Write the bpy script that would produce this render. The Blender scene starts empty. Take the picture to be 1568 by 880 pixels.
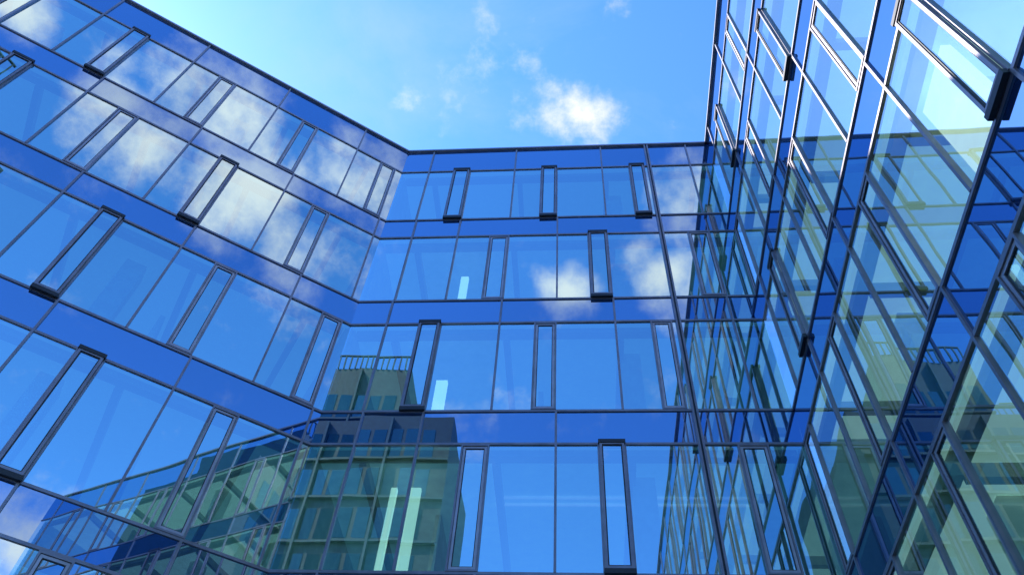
import bpy, bmesh, math, random
import numpy as np
from mathutils import Matrix, Vector
random.seed(4)
R=[[0.99706, 0.05792, 0.05016], [0.01626, -0.7997, 0.60018], [-0.07488, 0.5976, 0.79829]]
f=1200.0; tl=math.radians(34.17); tr=math.radians(.52)
D=11.25; CZ=1.6; xl=-.4498; xr=.3774
ZB0=.6506*D+CZ; S=.3212*D; HW=.2447*D; ROOF=1.9756*D+CZ
dl=np.array([-math.cos(tl),-math.sin(tl)]);nl=np.array([math.sin(tl),-math.cos(tl)])
dr=np.array([-math.sin(tr),-math.cos(tr)]);nr=np.array([-math.cos(tr),math.sin(tr)])
def ZB(k): return ZB0+S*k
def ZT(k): return ZB(k)+HW
def nt(m): m.use_nodes=True; m.node_tree.nodes.clear(); return m.node_tree
def glassmat(name,tint,trans,a,opaque=None,bump=.045,pane_var=.12):
    m=bpy.data.materials.new(name);t=nt(m);N=t.nodes;K=t.links
    o=N.new('ShaderNodeOutputMaterial');g=N.new('ShaderNodeBsdfGlossy');g.inputs['Roughness'].default_value=.0
    # each pane from a slightly different batch of coated glass
    ge=N.new('ShaderNodeNewGeometry')
    pr=N.new('ShaderNodeMapRange');pr.inputs[3].default_value=1-pane_var;pr.inputs[4].default_value=1.0;K.new(ge.outputs['Random Per Island'],pr.inputs[0])
    tm=N.new('ShaderNodeVectorMath');tm.operation='SCALE';tm.inputs[0].default_value=tint;K.new(pr.outputs[0],tm.inputs['Scale']);K.new(tm.outputs[0],g.inputs['Color'])
    if opaque is None:
        b=N.new('ShaderNodeBsdfTransparent');b.inputs[0].default_value=(*trans,1)
    else:
        b=N.new('ShaderNodeBsdfDiffuse');b.inputs[0].default_value=(*opaque,1)
    fr=N.new('ShaderNodeFresnel');fr.inputs[0].default_value=1.55
    mr=N.new('ShaderNodeMapRange');mr.inputs[3].default_value=a;mr.inputs[4].default_value=1
    K.new(fr.outputs[0],mr.inputs[0])
    tc=N.new('ShaderNodeTexCoord');no=N.new('ShaderNodeTexNoise');no.inputs['Scale'].default_value=.7;no.inputs['Detail'].default_value=1
    K.new(tc.outputs['Object'],no.inputs['Vector'])
    bp=N.new('ShaderNodeBump');bp.inputs['Strength'].default_value=bump;bp.inputs['Distance'].default_value=.05
    K.new(no.outputs[0],bp.inputs['Height']);K.new(bp.outputs[0],g.inputs['Normal'])
    mx=N.new('ShaderNodeMixShader');K.new(mr.outputs[0],mx.inputs[0]);K.new(b.outputs[0],mx.inputs[1]);K.new(g.outputs[0],mx.inputs[2])
    K.new(mx.outputs[0],o.inputs[0])
    return m
def pm(name,c,rough=.5,metal=0,var=.15,scale=3,emit=0,ecol=(.9,.97,1)):
    m=bpy.data.materials.new(name);t=nt(m);N=t.nodes;K=t.links
    o=N.new('ShaderNodeOutputMaterial');b=N.new('ShaderNodeBsdfPrincipled');K.new(b.outputs[0],o.inputs[0])
    tc=N.new('ShaderNodeTexCoord');no=N.new('ShaderNodeTexNoise');no.inputs['Scale'].default_value=scale;K.new(tc.outputs['Object'],no.inputs['Vector'])
    r=N.new('ShaderNodeValToRGB');r.color_ramp.elements[0].position=.3;r.color_ramp.elements[1].position=.7
    r.color_ramp.elements[0].color=(*[x*(1-var) for x in c],1);r.color_ramp.elements[1].color=(*[min(1,x*(1+var)) for x in c],1)
    K.new(no.outputs[0],r.inputs[0]);K.new(r.outputs[0],b.inputs['Base Color'])
    b.inputs['Roughness'].default_value=rough;b.inputs['Metallic'].default_value=metal
    if emit:
        b.inputs['Emission Color'].default_value=(*ecol,1);b.inputs['Emission Strength'].default_value=emit
        m.cycles.emission_sampling='NONE'
    return m
M_glass=glassmat('vision_glass',(.76,.97,1),(.42,.84,.92),.60)
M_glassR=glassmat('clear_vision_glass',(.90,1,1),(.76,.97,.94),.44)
M_span=glassmat('spandrel_glass',(.52,.74,.96),None,.50,(.006,.03,.11))
M_metal=pm('mullion_metal',(.23,.205,.225),.36,.5)
M_frame=pm('window_frame_metal',(.38,.34,.36),.4,.5)
M_black=pm('sash_black',(.012,.011,.012),.5,0)
M_ceil=pm('glowing_ceiling_plaster',(.7,.8,.78),.8,emit=.12,ecol=(.35,.9,1))  # plaster given a faint glow of its own in place of room light
M_ceilR=pm('glowing_ceiling',(.7,.8,.76),.8,emit=.40,ecol=(.60,.98,.90))  # plain ceiling made to glow, added to brighten the right wing interior
M_wall=pm('interior_wall',(.5,.62,.58),.8)
M_wallR=pm('glowing_interior_wall',(.36,.46,.44),.8,emit=.12,ecol=(.4,1,.95))  # wall emission stands in for light inside the right wing
M_beam=pm('ceiling_beam',(.42,.41,.32),.8)
M_col=pm('interior_column',(.8,.82,.7),.8)
M_glowbar=pm('backlit_wall_panel',(.8,.82,.7),.8,emit=1.5,ecol=(.85,1,.78))  # added glow imitating brightly lit columns, no lamp behind it
M_sunglow=pm('sunlight_glow_cream',(.8,.8,.66),.8,emit=1.0,ecol=(.92,1,.72))  # emission stands in for sunlight falling on a cream partition
M_lamp=pm('strip_lamp',(.8,.85,.85),.5,emit=.2)
M_floor=pm('interior_floor',(.14,.15,.15),.6)
M_pave=pm('paving',(.3,.29,.27),.8)
M_tow=pm('tower_cladding',(.018,.038,.034),.6,var=.3)
M_band=pm('tower_band',(.03,.065,.06),.6)
M_tw=glassmat('tower_window_glass',(.4,.75,.78),None,.16,(.006,.03,.03),pane_var=.8)
class Acc:
    def __init__(s): s.v=[];s.f=[]
accs={}
def acc(key): return accs.setdefault(key,Acc())
class Frame:
    def __init__(s,name,O,du,n): s.name=name;s.O=np.array(O,float);s.du=np.array(du,float);s.n=np.array(n,float)
    def P(s,u,w,zz):
        h=s.O+s.du*u+s.n*w; return (float(h[0]),float(h[1]),float(zz))
    def box(s,part,mat,u0,u1,w0,w1,z0,z1):
        a=acc((s.name,part,mat.name));b=len(a.v)
        for zz in (z0,z1):
            for (u,w) in ((u0,w0),(u1,w0),(u1,w1),(u0,w1)): a.v.append(s.P(u,w,zz))
        for q in ((0,3,2,1),(4,5,6,7),(0,1,5,4),(1,2,6,5),(2,3,7,6),(3,0,4,7)): a.f.append(tuple(b+i for i in q))
    def pane(s,part,mat,u0,u1,w,z0,z1,tilt=.0026):
        a=acc((s.name,part,mat.name));b=len(a.v)
        tx=random.uniform(-tilt,tilt);tz=random.uniform(-tilt,tilt)
        for (u,zz,su,sz) in ((u0,z0,-1,-1),(u1,z0,1,-1),(u1,z1,1,1),(u0,z1,-1,1)):
            a.v.append(s.P(u,w+tx*su*(u1-u0)/2+tz*sz*(z1-z0)/2,zz))
        nx=np.array([s.du[1],-s.du[0]])
        a.f.append((b,b+1,b+2,b+3) if nx@s.n>0 else (b+3,b+2,b+1,b))
def ring(F,part,mat,a,b,zl,zh,t,w0,w1,tb=None):
    tb=tb or t
    F.box(part,mat,a,a+t,w0,w1,zl,zh);F.box(part,mat,b-t,b,w0,w1,zl,zh)
    F.box(part,mat,a+t,b-t,w0,w1,zl,zl+tb);F.box(part,mat,a+t,b-t,w0,w1,zh-tb,zh)
def wing(F,U0,U1,rows,kmin=-2,cols=(),bigcols=(),glowbars=(),G=None,lamps={},ceil=None,wall=None):
    G=G or M_glass;ceil=ceil or M_ceil;wall=wall or M_wall
    e=.022
    for k in range(kmin,4):
        Ms,Fs,Op=rows(k)
        z0,z1=ZB(k),ZT(k);z2=ZB(k+1) if k<3 else ROOF
        Ms=sorted([m for m in Ms if U0+.05<m<U1-.05]);Fs=[(a,b) for a,b in Fs if a>U0+.02 and b<U1-.02]
        Ms2=sorted(Ms+list(bigcols))
        for zz in (z0,z1): F.box('transoms',M_metal,U0,U1,-.05,.027,zz-.026,zz+.026)
        for m in Ms:
            if any(abs(m-c)<.1 for c in bigcols): continue
            F.box('mullions',M_metal,m-e,m+e,-.045,.034,z0+.02,z2-.02)
        ed=[U0]+Ms2+[U1]
        for a,b in zip(ed[:-1],ed[1:]): F.pane('spandrel_panes',M_span,a,b,0,z1+.02,z2-.02)
        segs=sorted(set([U0,U1]+Ms2+[x for ab in Fs for x in ab]))
        for a,b in zip(segs[:-1],segs[1:]):
            fr=[i for i,(p_,q_) in enumerate(Fs) if abs(p_-a)<1e-6 and abs(q_-b)<1e-6]
            if not fr: F.pane('glass_panes',G,a,b,0,z0+.02,z1-.02); continue
            ring(F,'window_frames',M_metal,a-.014,b+.014,z0+.027,z1-.027,.034,-.05,.038)
            if Fs[fr[0]] in Op:
                ring(F,'open_sash_frames',M_metal,a+.022,b-.022,z0+.08,z1-.02,.045,.040,.085)
                F.box('open_sash_rails',M_black,a-.0,b+.0,.040,.10,z0-.02,z0+.07)
                F.box('open_sash_rails',M_black,a-.0,b+.0,.040,.10,z1-.03,z1+.05)
                ring(F,'sash_inner',M_black,a+.068,b-.068,z0+.126,z1-.066,.02,.04,.07)
                F.pane('glass_panes',G,a+.08,b-.08,.06,z0+.13,z1-.07)
            else:
                ring(F,'sash_inner',M_frame,a+.027,b-.027,z0+.068,z1-.068,.045,-.02,.020)
                ring(F,'sash_gasket',M_black,a+.073,b-.073,z0+.114,z1-.114,.014,-.02,.01)
                F.pane('glass_panes',G,a+.08,b-.08,0,z0+.12,z1-.12)
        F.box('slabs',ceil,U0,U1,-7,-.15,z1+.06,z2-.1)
        F.box('floors',M_floor,U0,U1,-7,-.16,z2-.099,z2-.06)
        for (a,b) in lamps.get(k,[]):
            for wd in (-1.6,-1.82): F.box('strip_lamps',M_lamp,a,b,wd-.03,wd,z1+.0,z1+.055)
        u=U0+.9
        while u<U1-.3:
            F.box('ceiling_beams',M_beam,u,u+.14,-6.5,-.43,z1-.16,z1+.055);u+=2.6
        F.box('head_boxes',M_beam,U0+.1,U1-.1,-.42,-.22,z1-.10,z1+.055)
        u=U0+random.uniform(2,5)
        while u<U1-1:
            F.box('partitions',wall,u,u+.12,-6.9,-2.2,z0,z1+.05); u+=random.choice([5.3,8,10.6])
    for c in bigcols:
        F.box('mullions',M_metal,c-.06,c-.02,-.05,.06,ZB(kmin),ROOF-.03);F.box('mullions',M_metal,c+.02,c+.06,-.05,.06,ZB(kmin),ROOF-.03);F.box('mullions',M_black,c-.02,c+.02,-.05,.03,ZB(kmin),ROOF-.03)
    for c in cols:
        for k in range(kmin,4): F.box('columns',M_col,c-.22,c+.22,-1.5,-1.0,ZB(k),ZT(k)+.05)
    for c,k,wd,h in glowbars: F.box('added_glow_bars',M_glowbar,c,c+wd,-1.2,-1.1,ZB(k)-.05,ZB(k)+HW*h)  # added glowing bars in place of bright columns
    F.box('back_wall',wall,U0,U1,-7.2,-7,ZB(kmin)-.2,ROOF-.1)
    for u in (U0,U1): F.box('end_walls',M_wall,u-.06,u+.06,-6.9,-.2,ZB(kmin)-.2,ROOF-.2)
    F.box('coping',M_metal,U0,U1,-.5,.07,ROOF-.02,ROOF+.05)
    F.box('plinth',M_metal,U0,U1,-7.2,-.05,-.2,ZB(kmin)-.05)
d=D
def rows_c(k):
    if k%2==1:
        M=[-.375,-.144,.087,.317];Fr=[(-.308,-.263),(-.073,-.031),(.157,.197)]
    else:
        M=[-.3725,-.264,-.0295];Fr=[(-.187,-.142),(.041,.086),(.270,.3175)]
    Fr=[(a*d,b*d) for a,b in Fr];op={3:[Fr[0],Fr[1],Fr[2]],2:[Fr[1]],1:[Fr[0]],0:[Fr[1]]}.get(k,[])
    return [m*d for m in M],Fr,op
FC=Frame('center',(0,D),(1,0),(0,-1))
wing(FC,xl*D,xr*D,rows_c,cols=(.12*D,),bigcols=(.2105*D,),glowbars=((-.262*D,2,.2,.9),(-.2765*D,1,.26,.75),(-.292*D,0,.26,.95),(-.322*D,0,.12,.95)),lamps={0:[(-1.6,3.6)]})
def rows_s(m_o,f_o,m_e,f_e,w,per,opn):
    def fn(k):
        mo,fo=(m_o,f_o) if k%2==1 else (m_e,f_e)
        M=[(mo+per*i)*d for i in range(-1,14)];Fr=[((fo+per*i)*d,(fo+per*i+w)*d) for i in range(-1,14)]
        return M,Fr,[Fr[i+1] for i in opn.get(k,[])]
    return fn
FL=Frame('left',(xl*D,D),dl,nl)
wing(FL,0.0,1.9*D,rows_s(.131,.2435,.241,.129,.043,.2243,{3:[2],2:[1,3],1:[1],0:[1],-1:[2]}),cols=(.42*D,.9*D,1.35*D))
FR=Frame('right',(xr*D,D),dr,nr)
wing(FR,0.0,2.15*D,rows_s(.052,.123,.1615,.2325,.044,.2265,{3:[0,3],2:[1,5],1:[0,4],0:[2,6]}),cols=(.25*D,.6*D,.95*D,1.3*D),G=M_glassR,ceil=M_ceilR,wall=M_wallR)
FR.box('sunlight_glow_panel',M_sunglow,.585*D,.665*D,-.62,-.5,ZB(0)+.5,ZT(0)-.12)  # self-glowing panel imitating a sunlit patch behind the glass
par=bpy.data.objects.new('glass_office_building',None);bpy.context.collection.objects.link(par)
FT=Frame('tower',(-22,-14),(1,0),(0,1))
def tower(u0,u1,z0,H,w):
    FT.box('walls',M_tow,u0,u1,w-10,w,z0,H)
    zz=z0+.9
    while zz<H-1.9:
        u=u0+.25
        while u<u1-.8:
            FT.pane('windows',M_tw,u,u+.78,w+.02,zz,zz+2.0,.02);u+=1.02
        FT.box('bands',M_band,u0,u1,w+.001,w+.25,zz-.35,zz-.2)
        zz+=2.95
    for u in np.arange(u0+2.2,u1,4.08): FT.box('fins',M_band,u,u+.14,w+.001,w+.3,z0,H-.3)
tower(0,14.3,0,36.5,0);tower(5,10.7,36.51,42,-.6)
u=5
while u<10.8: FT.box('roof_screen',M_band,u,u+.08,-.6,-.5,42,43.2);u+=.4
FT.box('roof_screen',M_band,5,10.8,-.62,-.48,43.21,43.3)
for u in np.arange(0.1,4.9,.4): FT.box('roof_railing',M_band,u,u+.05,-.3,-.25,36.5,37.5)
FT.box('roof_railing',M_band,0,4.9,-.31,-.24,37.51,37.58)
par2=bpy.data.objects.new('office_tower',None);bpy.context.collection.objects.link(par2)
for (w_,part,mat),a in accs.items():
    me=bpy.data.meshes.new(w_+'_'+part);me.from_pydata(a.v,[],a.f);me.update()
    if part not in('glass_panes','spandrel_panes','windows'):
        bm=bmesh.new();bm.from_mesh(me);bmesh.ops.recalc_face_normals(bm,faces=bm.faces);bm.to_mesh(me);bm.free()
    me.materials.append(bpy.data.materials[mat])
    o=bpy.data.objects.new(w_+'_'+part,me);bpy.context.collection.objects.link(o);o.parent=par2 if w_=='tower' else par
bpy.ops.mesh.primitive_plane_add(size=3000,location=(0,0,0));g=bpy.context.object;g.name='ground';g.data.materials.append(M_pave)
# world
w=bpy.data.worlds.new('World');bpy.context.scene.world=w;w.use_nodes=True;t=w.node_tree;t.nodes.clear();N=t.nodes;K=t.links
out=N.new('ShaderNodeOutputWorld');bg=N.new('ShaderNodeBackground');bg.inputs[1].default_value=.15;K.new(bg.outputs[0],out.inputs[0])
sky=N.new('ShaderNodeTexSky');sky.sky_type='NISHITA';sky.sun_disc=False;sky.dust_density=.2
el=math.radians(47);az=math.radians(-62)
sky.sun_elevation=el;sky.sun_rotation=az%(2*math.pi)
hs=N.new('ShaderNodeHueSaturation');hs.inputs['Saturation'].default_value=1.15;K.new(sky.outputs[0],hs.inputs['Color'])
def mulc(src,c):
    mu=N.new('ShaderNodeMix');mu.data_type='RGBA';mu.blend_type='MULTIPLY';mu.inputs[0].default_value=1;K.new(src,mu.inputs[6]);mu.inputs[7].default_value=(*c,1);mu.clamp_result=False;return mu.outputs[2]
s1=mulc(hs.outputs[0],(.15*1.72,.15*2.4,.15*3.1))
gm=N.new('ShaderNodeGamma');gm.inputs[1].default_value=1.22;K.new(s1,gm.inputs[0])
s2=mulc(gm.outputs[0],(1/.15,1/.15,1/.15))
tc=N.new('ShaderNodeTexCoord')
no=N.new('ShaderNodeTexNoise');no.inputs['Scale'].default_value=9;no.inputs['Detail'].default_value=9;no.inputs['Roughness'].default_value=.62;K.new(tc.outputs['Generated'],no.inputs['Vector'])
blobs=[((.024,.418,.908),.042,.66),((-.003,-.6,.8),.035,.9),((.132,-.53,.838),.055,1),((.12,-.58,.80),.045,1),((.087,-.562,.822),.04,.9),((.349,-.409,.843),.09,1),((.384,-.486,.785),.08,1),((.267,-.514,.815),.09,1),((.2,-.503,.841),.08,1),((.175,-.587,.791),.07,.95),((.4166,-.781,.465),.08,1)]
prev=None
for c,r,wt in blobs:
    c=np.array(c);c=c/np.linalg.norm(c)
    ds=N.new('ShaderNodeVectorMath');ds.operation='DISTANCE';K.new(tc.outputs['Generated'],ds.inputs[0]);ds.inputs[1].default_value=tuple(c)
    mr=N.new('ShaderNodeMapRange');mr.inputs[1].default_value=0;mr.inputs[2].default_value=r*1.6;mr.inputs[3].default_value=wt;mr.inputs[4].default_value=0;K.new(ds.outputs['Value'],mr.inputs[0])
    if prev is None: prev=mr.outputs[0]
    else:
        ma=N.new('ShaderNodeMath');ma.operation='MAXIMUM';K.new(prev,ma.inputs[0]);K.new(mr.outputs[0],ma.inputs[1]);prev=ma.outputs[0]
ad=N.new('ShaderNodeMath');ad.operation='MULTIPLY_ADD';K.new(prev,ad.inputs[0]);ad.inputs[1].default_value=.38;K.new(no.outputs[0],ad.inputs[2])
cm=N.new('ShaderNodeMapRange');cm.interpolation_type='SMOOTHSTEP';cm.inputs[1].default_value=.58;cm.inputs[2].default_value=.96;K.new(ad.outputs[0],cm.inputs[0])
n2=N.new('ShaderNodeTexNoise');n2.inputs['Scale'].default_value=2.6;n2.inputs['Detail'].default_value=8;n2.inputs['Roughness'].default_value=.6;n2.inputs['Distortion'].default_value=.6;K.new(tc.outputs['Generated'],n2.inputs['Vector'])
vm=N.new('ShaderNodeMapRange');vm.inputs[1].default_value=.42;vm.inputs[2].default_value=.75;vm.inputs[3].default_value=0.05;vm.inputs[4].default_value=.5;K.new(n2.outputs[0],vm.inputs[0])
sx=N.new('ShaderNodeSeparateXYZ');K.new(tc.outputs['Generated'],sx.inputs[0])
yw=N.new('ShaderNodeMapRange');yw.inputs[1].default_value=-.25;yw.inputs[2].default_value=.35;K.new(sx.outputs[1],yw.inputs[0])
vy=N.new('ShaderNodeMath');vy.operation='MULTIPLY';K.new(vm.outputs[0],vy.inputs[0]);K.new(yw.outputs[0],vy.inputs[1])
mv=N.new('ShaderNodeMix');mv.data_type='RGBA';K.new(vy.outputs[0],mv.inputs[0]);K.new(s2,mv.inputs[6]);mv.inputs[7].default_value=(4.3,5.5,6.7,1)
mx=N.new('ShaderNodeMix');mx.data_type='RGBA';K.new(cm.outputs[0],mx.inputs[0]);K.new(mv.outputs[2],mx.inputs[6]);mx.inputs[7].default_value=(9.4,8.9,9.1,1)
K.new(mx.outputs[2],bg.inputs[0])
sd=bpy.data.lights.new('sun','SUN');sd.energy=4.0;sd.angle=math.radians(.5);sd.color=(1,.95,.88)
so=bpy.data.objects.new('sun',sd);bpy.context.collection.objects.link(so)
dirs=Vector((math.sin(az)*math.cos(el),math.cos(az)*math.cos(el),math.sin(el)))
so.rotation_euler=dirs.to_track_quat('Z','Y').to_euler()
cd=bpy.data.cameras.new('camera');co=bpy.data.objects.new('camera',cd);bpy.context.collection.objects.link(co)
cd.sensor_width=36;cd.lens=f/1568*36;cd.clip_end=5000
co.matrix_world=Matrix(((R[0][0],R[1][0],-R[2][0],0),(R[0][1],R[1][1],-R[2][1],0),(R[0][2],R[1][2],-R[2][2],CZ),(0,0,0,1)))
sc=bpy.context.scene;sc.camera=co;sc.view_settings.view_transform='Standard';sc.view_settings.look='None';sc.view_settings.exposure=0
